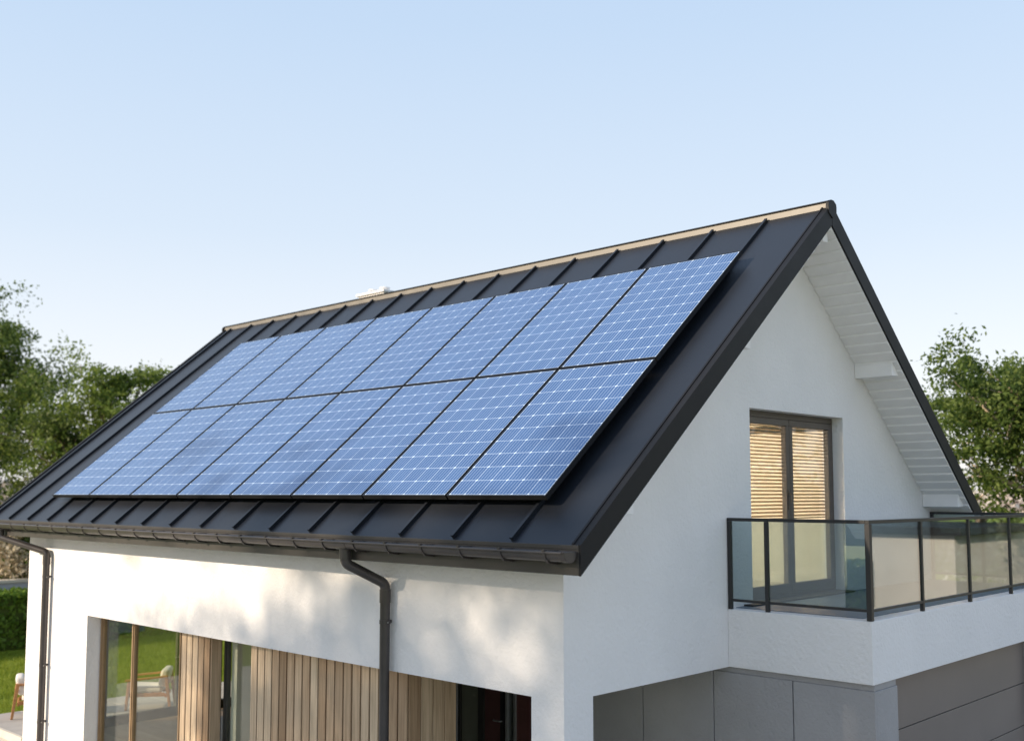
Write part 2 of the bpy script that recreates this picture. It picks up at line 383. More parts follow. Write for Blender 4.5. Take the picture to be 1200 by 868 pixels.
# --- white soffit boards below the gable overhangs and the three purlin ends
s = MB()
st = .172
for (xa, xb) in ((.004, XV-.024), (XL+.024, -WL-.004)):
    s = MB()
    for side in (0, 1):
        k = 0
        while True:
            d0 = .012 + k*st; d1 = d0 + st - .008; k += 1            # distance down the slope from the ridge
            if d1 > (YR+OV)/CT - .03: break
            p = []
            for (d, drop_b, drop_t) in ((d0, .030, .001), (d1, .014, .001)):
                y = YR + d*CT; zz = zr(y) - VH
                p.append((y, zz - drop_b/CT, zz - drop_t))
            pts = []
            for lv in (1, 2):
                for (x, q) in ((xa,p[0]),(xb,p[0]),(xb,p[1]),(xa,p[1])):
                    pts.append((x, 2*YR-q[0] if side else q[0], q[lv]))
            s.hexa(pts)
    so = s.build('soffit', M['soffit'], house)
    bm_ = bmesh.new(); bm_.from_mesh(so.data); bmesh.ops.recalc_face_normals(bm_, faces=bm_.faces); bm_.to_mesh(so.data); bm_.free()
for y, ww in ((5.909, .27), (7.971, .27), (2*YR-5.909, -.27), (2*YR-7.971, -.27)):
    t = MB(); zz = zr(y) - VH - .02; y2 = y + ww*.78; z2 = zr(y2) - VH - .01
    pl = [(y, zz-.185), (y2, min(z2-.01, zz-.185+.012)), (y2, z2+.0), (y, zz+.02)]
    t.prism_x(pl if ww > 0 else pl[::-1], .003, .515)
    t.build('purlin_end', M['soffit'], house, bevel=.004)
t = MB(); t.box(.003, .515, YR-.06, YR+.06, ZR-VH-.19, ZR-VH-.06); t.build('purlin_end', M['soffit'], house, bevel=.004)

# --- gutter, brackets, end caps
GY, GZC, GR = -OV-.020-.084, 3.876, .078
def half_round(mb, x0, x1, rad, th, a0=180, a1=360, nseg=14, lip=.0):
    out_, in_ = [], []
    for q in range(nseg+1):
        a = R(a0 + (a1-a0)*q/nseg)
        out_.append((GY + rad*math.cos(a), GZC + rad*math.sin(a))); in_.append((GY + (rad-th)*math.cos(a), GZC + (rad-th)*math.sin(a)))
    for q in range(nseg):
        pl = [out_[q], out_[q+1], in_[q+1], in_[q]]
        mb.prism_x(pl, x0, x1)
g = MB(); half_round(g, XL+.05, .545, GR, .004)
g.tube([(XL+.05, GY-GR, GZC+.002), (.545, GY-GR, GZC+.002)], .013, 10)
g.tube([(XL+.05, GY+GR, GZC+.006), (.545, GY+GR, GZC+.006)], .005, 8)
gut = g.build('gutter', M['gutter'], house)
bmm = bmesh.new(); bmm.from_mesh(gut.data); bmesh.ops.remove_doubles(bmm, verts=bmm.verts, dist=1e-5); bmm.to_mesh(gut.data); bmm.free()
for xa, xb in ((.505, .575), (XL+.03, XL+.10)):
    e = MB()
    ring = [(GY+(GR+.006)*math.cos(R(a)), GZC+(GR+.006)*math.sin(R(a))) for a in range(180, 361, 15)]
    ring += [(GY+GR+.006, GZC+.012), (GY-GR-.010, GZC+.012)]
    e.prism_x(ring, xa, xb); e.build('gutter_end_cap', M['gutter'], gut, bevel=.004)
def bracket(x):
    b = MB(); half_round(b, x-.014, x+.014, GR+.009, .009, 180, 362, 12)
    b.box(x-.012, x+.012, GY-GR-.016, -OV-.012, GZC+.010, GZC+.015)
    b.box(x-.016, x+.016, GY-GR-.020, GY-GR+.014, GZC+.012, GZC+.024)
    b.prism_x([(GY-.045, GZC-GR+.004), (GY-.03, GZC-GR-.014), (GY+.088, GZC-GR-.030), (GY+.09, GZC-GR-.014), (GY+.03, GZC-GR+.006)], x-.012, x+.012)
    return b
k = 0
while .346 - .527*k > XL + .1:
    bracket(.346 - .527*k).build('gutter_bracket', M['gutter'], gut); k += 1
# joint sleeves at the outlets
for xc in (-2.53, -11.93):
    e = MB(); half_round(e, xc-.10, xc+.10, GR+.004, .008); e.build('gutter_outlet', M['gutter'], gut)

# --- downpipes
def downpipe(x, lean, zend):
    d = MB(); rr = .054
    top = Vector((x, GY+.015, GZC-GR+.01)); p1 = Vector((x, GY+.015, 3.655)); p2 = Vector((x+lean, -.085, 3.42)); 
    def fil(a, b, c, rad=.06, n=6):
        u = (a-b).normalized()*rad; v = (c-b).normalized()*rad
        return [(b+u)*(1-t)**2 + b*2*t*(1-t) + (b+v)*t*t for t in [q/(n-1) for q in range(n)]]
    pts = [top] + fil(top, p1, p2) + fil(p1, p2, Vector((p2.x, p2.y, 0))) + [Vector((p2.x, p2.y, zend))]
    d.tube(pts, rr, 20)
    d.tube([(x, GY+.015, GZC-GR+.02), (x, GY+.015, 3.70)], rr+.007, 20)
    d.tube([(p2.x, p2.y, 3.36), (p2.x, p2.y, 3.22)], rr+.006, 20)
    o = d.build('downpipe', M['gutter'], house, smooth=True)
    o.data.set_sharp_from_angle(angle=R(40)) if hasattr(o.data, 'set_sharp_from_angle') else None
    for z in (3.02, 1.6, .7):
        c = MB(); c.tube([(p2.x, p2.y, z-.02), (p2.x, p2.y, z+.02)], rr+.005, 20)
        c.box(p2.x-.012, p2.x+.012, p2.y+.045, -.001, z-.016, z+.016); c.box(p2.x+rr, p2.x+rr+.03, p2.y-.010, p2.y+.010, z-.016, z+.016)
        cc = c.build('pipe_clip', M['gutter'], o)
        b = MB(); b.tube([(p2.x+rr+.015, p2.y-.018, z), (p2.x+rr+.015, p2.y+.016, z)], .009, 8); b.build('clip_screw', M['steel'], o)
    return o
downpipe(-2.53, .09, 0.0); downpipe(-11.93, .76, 0.0)

# --- timber cladding boxes inside the long opening
def board_row_x(mb, x0, x1, y, z0, z1, t=.022, pitch=.163, gap=.026):
    nb = max(1, round((x1-x0)/pitch)); p = (x1-x0)/nb
    for q in range(nb): mb.box(x0+q*p+gap/2, x0+(q+1)*p-gap/2, y, y+t, z0, z1)
def board_row_y(mb, x, y0, y1, z0, z1, t=.022, pitch=.163, gap=.012):
    nb = max(1, round((y1-y0)/pitch)); p = (y1-y0)/nb
    for q in range(nb): mb.box(x-t, x, y0+q*p+gap/2, y0+(q+1)*p-gap/2, z0, z1)
for (xa, xb, yf, yb_) in ((-7.235, -6.467, .20, .38), (-5.47, -2.40, .20, .92)):
    b = MB(); board_row_x(b, xa, xb, yf, .1, 2.53); 
    if yb_ > .5: board_row_y(b, xb+.001, yf+.024, yb_, .1, 2.53, gap=.010)
    else: b.box(xb-.022, xb+.001, yf+.024, yb_, .1, 2.53)
    o = b.build('cladding', M['clad'], house, bevel=.003, segs=1)
    k = MB(); k.box(xa+.002, xb-.024, yf+.030, yb_+.02, .1, 2.54); k.build('cladding_backing', M['clad_back'], o)
# --- window 1: tan frame, two panes, fixed
def window(x0, x1, y, z0, z1, mulls, fm, gm, fw=.075, fd=.07, name='window'):
    fr = MB()
    fr.box(x0, x1, y, y+fd, z1-fw, z1); fr.box(x0, x1, y, y+fd, z0, z0+fw)
    xs = [x0+fw/2] + list(mulls) + [x1-fw/2]
    for xm in xs: fr.box(xm-fw/2, xm+fw/2, y+.001, y+fd+.001, z0+fw, z1-fw)
    for xm in xs: fr.box(xm-.018, xm+.018, y-.014, y+.0005, z0+.01, z1-.01)      # proud glazing bead
    o = fr.build(name, fm, house, bevel=.005)
    for a, b in zip(xs[:-1], xs[1:]):
        g = MB(); g.box(a+fw/2-.004, b-fw/2+.004, y+.030, y+.042, z0+fw-.004, z1-fw+.004); g.build('pane', gm, o)
    return o
window(-9.770, -7.24, .22, .25, 2.56, (-8.695,), M['frame_gold'], M['glass_win'])
window(-6.46, -5.48, .42, .25, 2.56, (), M['frame_dark'], M['glass_win'], .06)
# inner curtain-like return beside the second window
t = MB(); t.box(-6.40, -6.27, .50, .80, .3, 2.5); t.build('window_reveal', M['inner'], house)
# --- patio glazing in the far end wall
fr = MB(); xg = -WL+.08
fr.box(xg, xg+.08, G0, G1, .22, .44); fr.box(xg, xg+.08, G0, G1, GZ-.09, GZ)
for y in (G0+.05, 2.78, G1-.05): fr.box(xg-.001, xg+.079, y-.075, y+.075, .44, GZ-.09)
pw = fr.build('patio_door', paint('olive_dark_frame', (.045,.042,.026), .5), house, bevel=.005)
for a, b in ((G0+.12, 2.71), (2.85, G1-.12)):
    g = MB(); g.box(xg+.03, xg+.042, a, b, .436, GZ-.086); g.build('pane', M['glass_door'], pw)
hd = MB(); hd.box(xg+.08, xg+.12, 2.76, 2.785, 1.25, 1.42); hd.box(xg+.10, xg+.12, 2.66, 2.785, 1.33, 1.355); hd.build('handle', M['steel'], pw)

# --- entrance at the back of the porch
e = MB(); e.box(-4.36, -2.33, 2.78, 2.85, 2.42, 2.5)
for a, b in ((-4.36,-4.31), (-3.97,-3.85), (-2.80,-2.66)): e.box(a, b, 2.78, 2.85, 0, 2.42)
e.box(-2.66, -2.33, 2.78, 2.85, 0, 2.42)
ent = e.build('entrance_door', M['frame_dark'], house, bevel=.004)
t = MB(); t.box(-4.31, -3.97, 2.81, 2.822, .05, 2.42); t.build('sidelight', paint('sidelight_painted_reflection', (.22,.22,.165), .25, 0, .5, .06, 2), ent)  # clear glass as an opaque panel, its olive-grey reflection put into the colour
t = MB(); t.box(-3.85, -3.45, 2.795, 2.84, .02, 2.42); t.box(-3.26, -2.80, 2.795, 2.84, .02, 2.42); t.box(-3.45, -3.26, 2.795, 2.84, .02, .25)
for z in (.6, 1.1, 1.6, 2.1): t.box(-3.22, -2.84, 2.792, 2.796, z, z+.006)
t.build('door_leaf', M['doorred'], ent, bevel=.003)
t = MB(); t.box(-3.45, -3.41, 2.775, 2.83, .25, 2.42); t.box(-3.30, -3.26, 2.775, 2.83, .25, 2.42); t.build('glass_strip_frame', M['steel'], ent, bevel=.003)
t = MB(); t.box(-3.41, -3.30, 2.812, 2.822, .25, 2.42); t.build('glass_strip', M['glass_dark'], ent)
t = MB(); t.box(-3.53, -3.47, 2.765, 2.795, .95, 2.05); t.build('handle_plate', M['black'], ent)
t = MB(); t.tube([(-3.50, 2.79, 1.40), (-3.50, 2.735, 1.40), (-3.515, 2.725, 1.40), (-3.62, 2.725, 1.40), (-3.63, 2.745, 1.405)], .009, 10); t.build('handle', M['steel'], ent, smooth=True)
t = MB(); t.box(-4.80, -4.36, .95, 2.79, 0, 2.53); t.box(-4.80, -2.33, 2.90, 3.0, 0, 2.53); t.build('porch_wall', M['grey_stucco'], house)
t = MB(); t.box(-5.4, -.301, .301, 2.76, 2.505, 2.555); t.build('porch_ceiling', M['inner'], house)

# --- garage block below the balcony
g = MB()
xs = [1.643, .753, -.213, -1.18, -2.10, -2.33]
for a, b in zip(xs[1:], xs[:-1]):
    g.box(a+.006, b-(.0 if b == 1.643 else .006), BY0+.022, BY0+.06, 0, 2.435)
g.box(-2.33, 1.632, BY0+.040, BY0+.059, 2.435, 2.497)              # recessed trim below the slab
g.box(1.583, 1.643, BY0+.0605, 3.257, 0, 2.435); g.box(1.583, 1.628, BY0+.0605, 3.257, 2.435, 2.497)
g.build('garage_wall', M['grey_stucco'], house, bevel=.003, segs=1)
t = MB(); t.box(-2.33, 1.58, BY0+.064, BY0+.20, 0, 2.49); t.build('garage_core', M['clad_back'], house)
t = MB()
for q in range(5):
    z1 = 2.453 - q*.535; z0 = max(0.02, z1 - .527)
    t.box(1.47, 1.50, 3.262, 8.2, z0, z1)
gd = t.build('garage_door', M['garage'], house, bevel=.006)
t = MB(); t.box(1.44, 1.468, 3.262, 8.2, .01, 2.49); t.build('garage_door_core', M['black'], gd)
t = MB(); t.box(1.45, 1.62, 7.42, 8.24, 0, 2.497); t.build('garage_pier', M['grey_stucco'], house)

# --- balcony slab with tiles
t = MB(); t.box(.0005, BX, BY0, BY1, ZO, BT-.008); t.build('balcony_slab', M['stucco'], house, bevel=.006)
t = MB(); t.box(.002, BX-.17, BY0+.17, BY1-.1, BT-.008, BT-.001)
t.build('balcony_floor', M['tile'], house)
# --- balustrade
RT = BT + .983
rl = MB(); X0, X1, Y0, Y1 = .028, BX-.023, BY0+.023, BY1-.023
hw = .022
rl.box(X0-hw, X1-hw, Y0-hw, Y0+hw, RT-.036, RT); rl.box(X1-hw, X1+hw, Y0-hw, Y1+hw, RT-.036, RT); rl.box(X0-hw, X1-hw, Y1-hw, Y1+hw, RT-.036, RT)
bz0, bz1 = BT+.078, BT+.106
rl.box(X0, X1-hw, Y0-.017, Y0+.017, bz0, bz1); rl.box(X1-.017, X1+.017, Y0+hw, Y1, bz0, bz1); rl.box(X0, X1-.017, Y1-.017, Y1+.017, bz0, bz1)
rail = rl.build('balustrade', M['rail'], house, bevel=.003)
posts = [(X0,Y0,.021),(.482,Y0,.021),(X1,Y0,.027),(X1,3.987,.020),(X1,5.333,.020),(X1,6.686,.020),(X1,Y1,.024),(.75,Y1,.02),(X0,Y1,.021)]
for x, y, h in posts:
    p = MB(); p.box(x-h, x+h, y-h, y+h, BT-.006, RT-.037); p.build('post', M['rail'], rail, bevel=.003)
def pane_x(a, b, y):
    g = MB(); g.box(a, b, y-.005, y+.005, bz1-.002, RT-.034); g.build('glass_panel', M['glass_rail'], rail)
def pane_y(a, b, x):
    g = MB(); g.box(x-.005, x+.005, a, b, bz1-.002, RT-.034); g.build('glass_panel', M['glass_rail'], rail)
pane_x(X0+.02, .482-.02, Y0); pane_x(.482+.02, X1-.026, Y0)
ys = [Y0+.006, 3.987, 5.333, 6.686, Y1]
for a, b in zip(ys[:-1], ys[1:]): pane_y(a+.02, b-.02, X1)
pane_x(X0+.02, .73, Y1); pane_x(.77, X1-.02, Y1)

# --- balcony door with blind
xf = -.15; fd = .07
d = MB()
d.box(xf-fd, xf, D0, D1, DZ1-.075, DZ1); d.box(xf-fd, xf, D0, D1, DZ0-.03, DZ0+.05)
d.box(xf-fd, xf+.001, D0, D0+.06, DZ0+.05, DZ1-.075); d.box(xf-fd, xf+.001, D1-.06, D1, DZ0+.05, DZ1-.075)
bd = d.build('balcony_door', M['frame_brown'], house, bevel=.004)
YM = (D0+D1)/2
leafs = ((D0+.062, YM-.004), (YM+.004, D1-.062))
for a, b in leafs:
    l = MB(); lx0, lx1 = xf-fd+.012, xf+.012; fw = .078
    l.box(lx0, lx1, a, b, DZ1-.075-.003-fw, DZ1-.078); l.box(lx0, lx1, a, b, DZ0+.053, DZ0+.053+.11)
    l.box(lx0, lx1-.001, a, a+fw, DZ0+.163, DZ1-.078-fw); l.box(lx0, lx1-.001, b-fw, b, DZ0+.163, DZ1-.078-fw)
    l.build('door_leaf', M['frame_brown'], bd, bevel=.005)
    g = MB(); g.box(xf-.030, xf-.020, a+fw-.005, b-fw+.005, DZ0+.16, DZ1-.078-fw+.005); g.build('pane', M['glass_door'], bd)
    s = MB(); z = DZ1-.165; k = 0
    while z > 4.09:
        p = [(xf-.118, z+.011), (xf-.073, z-.011)]
        a2, b2 = a+.002, b+.03
        s.add([(p[0][0],a2,p[0][1]),(p[1][0],a2,p[1][1]),(p[1][0],b2,p[1][1]),(p[0][0],b2,p[0][1]),
               (p[0][0],a2,p[0][1]+.0025),(p[1][0],a2,p[1][1]+.0025),(p[1][0],b2,p[1][1]+.0025),(p[0][0],b2,p[0][1]+.0025)],
              [(0,3,2,1),(4,5,6,7),(0,1,5,4),(1,2,6,5),(2,3,7,6),(3,0,4,7)])
        z -= .0435
    s.box(xf-.113, xf-.078, a+.002, b+.03, z+.004, z+.020)
    s.build('blind', M['blind'], bd)
t = MB(); t.box(xf+.010, xf+.026, YM-.062, YM-.030, 4.18, 4.42); t.box(xf+.026, xf+.060, YM-.054, YM-.038, 4.36, 4.38); t.box(xf+.048, xf+.060, YM-.056, YM-.036, 4.26, 4.38)
t.build('handle', M['frame_brown'], bd, bevel=.003)
t = MB(); t.box(-.15, .115, D0-.19, D1-.0, DZ0-.0008, DZ0+.018); t.build('door_sill', M['frame_dark'], bd, bevel=.003)
# a curtain behind the right edge of the door, drawn up to the frame
t = MB(); npl = 40
front = []
for q in range(npl+1):
    y = D1+.36 + .62*q/npl; front.append((-.45+.03*math.sin(q*1.5), y))
vs = [(x,y,4.0) for x,y in front]+[(x,y,5.36) for x,y in front]+[(x-.004,y,4.0) for x,y in front]+[(x-.004,y,5.36) for x,y in front]; m_ = npl+1
t.add(vs, [(q,q+1,m_+q+1,m_+q) for q in range(npl)] + [(2*m_+q,3*m_+q,3*m_+q+1,2*m_+q+1) for q in range(npl)])
t.build('curtain', M['curtain'], house)
# --- lamp in the lit bedroom
t = MB()
bm_ = bmesh.new(); bmesh.ops.create_uvsphere(bm_, u_segments=20, v_segments=12, radius=.16, matrix=Matrix.Translation((-2.4, 2.9, 5.22)))
t.add([v.co for v in bm_.verts], [[v.index for v in f.verts] for f in bm_.faces]); bm_.free()
t.build('ceiling_lamp', M['lamp'], house, smooth=True)
ld = bpy.data.lights.new('bedroom_lamp_light', 'POINT'); ld.energy = 190; ld.color = (1,.96,.90); ld.shadow_soft_size = .17
lo = bpy.data.objects.new('bedroom_lamp_light', ld); lo.location = (-2.4, 2.9, 4.9); COL.objects.link(lo)

# --- chimney behind the ridge
t = MB(); t.box(-9.56, -8.80, 5.0, 5.65, 6.7, 8.135); t.box(-9.60, -8.76, 4.96, 5.69, 8.135, 8.18)
ch = t.build('chimney', M['stucco'], house, bevel=.006)
for x in (-9.36, -9.02):
    p = MB(); p.tube([(x, 5.2, 8.181), (x, 5.2, 8.25), (x, 5.2, 8.251), (x, 5.2, 8.27)], [.07, .065, .10, .10], 16); p.build('chimney_pot', M['soffit'], ch)

# ------------------------------------------------------------------ solar panels, each its own thing
CP, RP, PW, PH = 1.3433, 2.2211, 1.319, 2.197
HP, XP, S0 = .16, -.02, .452
fr = MB(); T = .052; fwid = .012
fr.box(-PW/2, PW/2, 0, fwid, -T, 0); fr.box(-PW/2, PW/2, PH-fwid, PH, -T, 0)
fr.box(-PW/2, -PW/2+fwid, fwid, PH-fwid, -T, 0); fr.box(PW/2-fwid, PW/2, fwid, PH-fwid, -T, 0)
fr.box(-PW/2+fwid, PW/2-fwid, fwid, PH-fwid, -.030, -.012)             # back sheet
for y in (.45, PH-.45):                                               # rails and feet that carry the panel
    fr.box(-PW/2+.08, PW/2-.08, y-.025, y+.025, -T-.045, -T-.001)
    for x in (-.4, .4): fr.box(x-.03, x+.03, y-.05, y+.05, -HP, -T-.046)
me = bpy.data.meshes.new('panel_frame'); me.from_pydata(fr.v, [], fr.f); me.materials.append(M['black'])
cm = bpy.data.meshes.new('panel_cells'); a = fwid-.001
cm.from_pydata([(-PW/2+a,a,-.0065),(PW/2-a,a,-.0065),(PW/2-a,PH-a,-.0065),(-PW/2+a,PH-a,-.0065)], [], [(0,1,2,3)])
uvl = cm.uv_layers.new(name='UVMap')
for li, (u, v) in enumerate(((-.06,-.06),(6.06,-.06),(6.06,10.06),(-.06,10.06))): uvl.data[li].uv = (u, v)
cm.materials.append(M['cells'])
rootp = empty('solar_panel', (0,0,0)); 
pf = bpy.data.objects.new('panel_frame', me); COL.objects.link(pf); pf.parent = rootp
pc = bpy.data.objects.new('cell_face', cm); COL.objects.link(pc); pc.parent = rootp
ordn = ['first', 'second', 'third', 'fourth', 'fifth', 'sixth', 'seventh', 'last']
first = True
for row in (0, 1):
    for col in range(8):
        if first: o = rootp; first = False
        else:
            o = rootp.copy(); COL.objects.link(o)
            for chd in (pf, pc):
                q = chd.copy(); COL.objects.link(q); q.parent = o
        o.location = roof_pt(XP - (col+.5)*CP, S0 + row*RP + (RP-PH)/2, HP); o.rotation_euler = (TH, 0, 0)
        rn = 'lower row, above the gutter' if row == 0 else 'upper row, below the ridge'
        tag(o, f'blue solar panel in the {rn}, {ordn[col]} from the gable end', 'solar panel', 'solar panels mounted on the roof')

# ------------------------------------------------------------------ garden: ground, paving, patio
t = MB(); S = 900
t.add([(-S,-S,.15),(S,-S,.15),(S,S,.15),(-S,S,.15)], [(0,1,2,3)])
tag(t.build('ground', M['turf']), kind='structure')
t = MB(); t.box(-16.5, 22, -9, -.02, .0, .156); tag(t.build('path', M['coping']), kind='structure')
t = MB(); t.box(1.7, 22, -.015, 23.5, .0, .158); t.box(.01, 1.7, -.015, 2.6, .0, .1581); tag(t.build('driveway', M['paver']), kind='structure')
t = MB()
for ix in range(3):
    for iy in range(7):
        t.box(-14.45+.82*ix+.004, -14.45+.82*(ix+1)-.004, .06+.8*iy+.004, .06+.8*(iy+1)-.004, .12, .27)
tag(t.build('patio', M['paver'], bevel=.004, segs=1), kind='structure')
t = MB(); t.box(-14.47, -12.10, -.018, .055, .0, .285); tag(t.build('patio_kerb', M['coping'], bevel=.006), kind='structure')

rng = np.random.default_rng(11)
def leaf_mesh(name, cent, size, mat, parent=None, aspect=.5, up=0.0, rg=rng):
    """One mesh of leaf-shaped quads at the given centres."""
    n = len(cent)
    a = rg.normal(size=(n,3)); a[:,2] += up; a /= np.linalg.norm(a,axis=1)[:,None]
    b = rg.normal(size=(n,3)); b -= a*(a*b).sum(1)[:,None]; b /= np.linalg.norm(b,axis=1)[:,None]
    s = size*rg.uniform(.65,1.35,n)[:,None]
    v = np.empty((n,4,3)); v[:,0] = cent - a*s; v[:,1] = cent + b*s*aspect + a*s*.1; v[:,2] = cent + a*s; v[:,3] = cent - b*s*aspect + a*s*.1
    me = bpy.data.meshes.new(name); me.vertices.add(4*n); me.loops.add(4*n); me.polygons.add(n)
    me.vertices.foreach_set('co', v.reshape(-1).astype(np.float32)); me.loops.foreach_set('vertex_index', np.arange(4*n, dtype=np.int32))
    me.polygons.foreach_set('loop_start', np.arange(0,4*n,4,dtype=np.int32)); me.polygons.foreach_set('loop_total', np.full(n,4,dtype=np.int32))
    me.update(); me.validate(); me.materials.append(mat)
    o = bpy.data.objects.new(name, me); COL.objects.link(o)
    if parent is not None: o.parent = parent; o.location = (0,0,0)
    return o
# lawn blades in the strip of lawn that shows beside the house
nb = 42000
px = rng.uniform(-23,-14.5,nb); py = rng.uniform(-1,9,nb)
hb = rng.uniform(.05,.13,nb); an = rng.uniform(0,math.pi,nb); wd = .008; ln = rng.normal(0,.04,(nb,2))
v = np.empty((nb,3,3)); v[:,0] = np.c_[px-wd*np.cos(an), py-wd*np.sin(an), np.full(nb,.149)]; v[:,1] = np.c_[px+wd*np.cos(an), py+wd*np.sin(an), np.full(nb,.149)]; v[:,2] = np.c_[px+ln[:,0], py+ln[:,1], .15+hb]
me = bpy.data.meshes.new('grass'); me.from_pydata(v.reshape(-1,3).tolist(), [], [(3*q,3*q+1,3*q+2) for q in range(nb)]); me.materials.append(M['blade'])
go = bpy.data.objects.new('grass', me); COL.objects.link(go)
tag(go, 'short bright green lawn grass between patio and hedge', 'grass', kind='stuff')

# --- hedge and garden wall
def hedge(x0, x1, y0, y1, z0, z1, label, nl, seed, size=.07):
    root = empty('hedge', ((x0+x1)/2, (y0+y1)/2, z0), label, 'hedge')
    cx, cy = root.location.x, root.location.y; rg = np.random.default_rng(seed)
    k = MB(); k.box(x0+.12, x1-.12, y0+.12, y1-.12, z0, z1-.12); k.build('hedge_core', M['leaf_c'], root)
    p = rg.uniform(0,1,(nl,3)); L = np.array([x1-x0, y1-y0, z1-z0]); q = p*L
    ar = np.array([L[1]*L[2], L[0]*L[2], L[0]*L[1]*.8]); ar = ar/ar.sum()
    ax = rg.choice(3, nl, p=ar); sg = rg.integers(0,2,nl); dep = np.abs(rg.normal(0,.07,nl)) - .02
    for a in range(3):
        mk = ax == a
        side = sg[mk] if a < 2 else np.ones(mk.sum())
        q[mk,a] = np.where(side > 0, L[a]-dep[mk], dep[mk])
    q += .035*np.sin(q[:,[1,2,0]]*5.1+1) + .03*np.sin(q[:,[2,0,1]]*9.7)
    q += np.array([x0-cx, y0-cy, 0])
    leaf_mesh('foliage', q, size, M['leaf_h'], root, .55, 0, rg)
    return root
hedge(-24.2, -23.3, -3, 14, .15, 1.70, 'trimmed green hedge at the lawn edge below the grey garden wall', 24000, 3)
hedge(-30, 4, -16.5, -15.4, .15, 2.4, 'long trimmed front garden hedge facing the timber clad side of the house', 30000, 4, .09)
gw = MB(); gw.box(-24.95, -24.65, -8, 20, 0, 1.86)
o = gw.build('garden_wall', M['gwall']); tag(o, 'low grey rendered garden wall behind the trimmed hedge', 'wall')
cpg = MB(); cpg.box(-25.0, -24.6, -8, 20, 1.861, 1.95); cpg.build('coping', M['coping'], o, bevel=.006)

# --- trees and shrubs
def tree(name, label, loc, H, spread, seed, nleaf, lsize, mat, base=.25, trunk=.16, group=None, cat='tree', nlimb=13, clump=.5, lean=(0,0), shape=1.0, barkm=None, loose=.25):
    rg = np.random.default_rng(seed); root = empty(name, loc, label, cat, group)
    mb = MB(); tips = []
    def wig(a, b, n, k):
        pts = [a + (b-a)*t for t in np.linspace(0,1,n)]
        for q in range(1,n-1): pts[q] = pts[q] + rg.normal(0,k,3)
        return pts
    top = np.array([lean[0], lean[1], H*.88]); zero = np.array([0,0,-.1])
    tp = wig(zero, top, 7, .035*H*.4); rad = list(np.linspace(trunk, trunk*.16, 7))
    mb.tube([Vector(p) for p in tp], rad, 9)
    ph = rg.uniform(0,6.28)
    for k in range(nlimb):
        f = base + (.97-base)*((k+.5)/nlimb)**.9
        i_ = f*.999*6; i0 = int(i_); st_ = np.array(tp[i0])*(1-(i_-i0)) + np.array(tp[min(i0+1,6)])*(i_-i0)
        g = (f-base)/(1-base)
        prof = (math.sin(math.pi*min(1,.18+.82*g)**shape)**.7)*.9 + .12
        L = spread*prof*rg.uniform(.72,1.2); ph += 2.4 + rg.normal(0,.35); el = R(rg.uniform(8,30) + 45*g)
        dr = np.array([math.cos(ph)*math.cos(el), math.sin(ph)*math.cos(el), math.sin(el)])
        en = st_ + dr*L + np.array([0,0,.06*L])
        lp = wig(st_, en, 5, .05*L); r0 = trunk*(.42-.24*g)
        mb.tube([Vector(p) for p in lp], [r0, r0*.75, r0*.55, r0*.38, r0*.2], 6)
        for j in range(7):
            t_ = rg.uniform(.3,1.0); i_ = t_*3.999; i0 = int(i_); b0 = np.array(lp[i0])*(1-(i_-i0)) + np.array(lp[i0+1])*(i_-i0)
            d2 = dr*.6 + rg.normal(0,.62,3) + np.array([0,0,.15]); d2 /= np.linalg.norm(d2); l2 = L*rg.uniform(.22,.46)
            e2 = b0 + d2*l2; sp_ = wig(b0, e2, 4, .04*l2)
            mb.tube([Vector(p) for p in sp_], [r0*.34, r0*.26, r0*.18, r0*.10], 5, False)
            for q in range(4):
                e3 = np.array(sp_[1+rg.integers(0,3)]) + rg.normal(0,.16*L,3)*np.array([1,1,.75]); tips.append(e3)
            tips.append(e2)
    mb2 = mb.build('trunk', barkm or M['bark'], None, smooth=True); mb2.parent = root; mb2.location = (0,0,0)
    tips = np.array(tips); ww = rg.uniform(.3,1.7,len(tips)); ww /= ww.sum()
    ci = rg.choice(len(tips), nleaf, p=ww); rr = clump*rg.uniform(.5,1.25,len(tips))
    off = rg.normal(0,1,(nleaf,3)); off /= np.linalg.norm(off,axis=1)[:,None]; off *= (rg.uniform(0,1,nleaf)**.5)[:,None]
    cent = tips[ci] + off*rr[ci][:,None]*np.array([1,1,.6])
    nl2 = int(nleaf*loose); cent[:nl2] += rg.normal(0,clump*.28,(nl2,3))
    leaf_mesh('crown', cent, lsize, mat, root, .5, .15, rg)
    return root
bg = 'trees behind the house'
tree('broadleaf_tree', 'tallest olive green tree at the left edge behind the roof verge', (-31.0, 5.6, .1), 8.9, 4.2, 21, 56000, .065, M['leaf_a'], .25, .22, bg, clump=.62)
tree('broadleaf_tree', 'airy bright green tree just left of the roof ridge end', (-23.9, 6.7, .1), 8.3, 2.5, 22, 22000, .058, M['leaf_b'], .22, .15, bg, clump=.42, loose=.4)
tree('broadleaf_tree', 'dense green tree low behind the left roof edge between two taller trees', (-26.0, 6.8, .1), 6.1, 3.0, 23, 32000, .065, M['leaf_c'], .15, .18, bg, clump=.6)
tree('broadleaf_tree', 'full green tree with pale trunk behind the right roof slope', (-1.2, 17.6, .1), 6.6, 2.8, 31, 50000, .055, M['leaf_a'], .57, .20, bg, clump=.44, loose=.3, nlimb=17, shape=.75, barkm=paint('pale_bark', (.46,.36,.26), .9, 0, .2, .25, 6, .6, 14, .03))
tree('broadleaf_tree', 'darker tree at the right edge behind the pale trunk', (1.9, 22.5, .1), 7.0, 3.0, 32, 24000, .065, M['leaf_c'], .45, .2, bg, clump=.6)
sg = 'trees in the front garden'
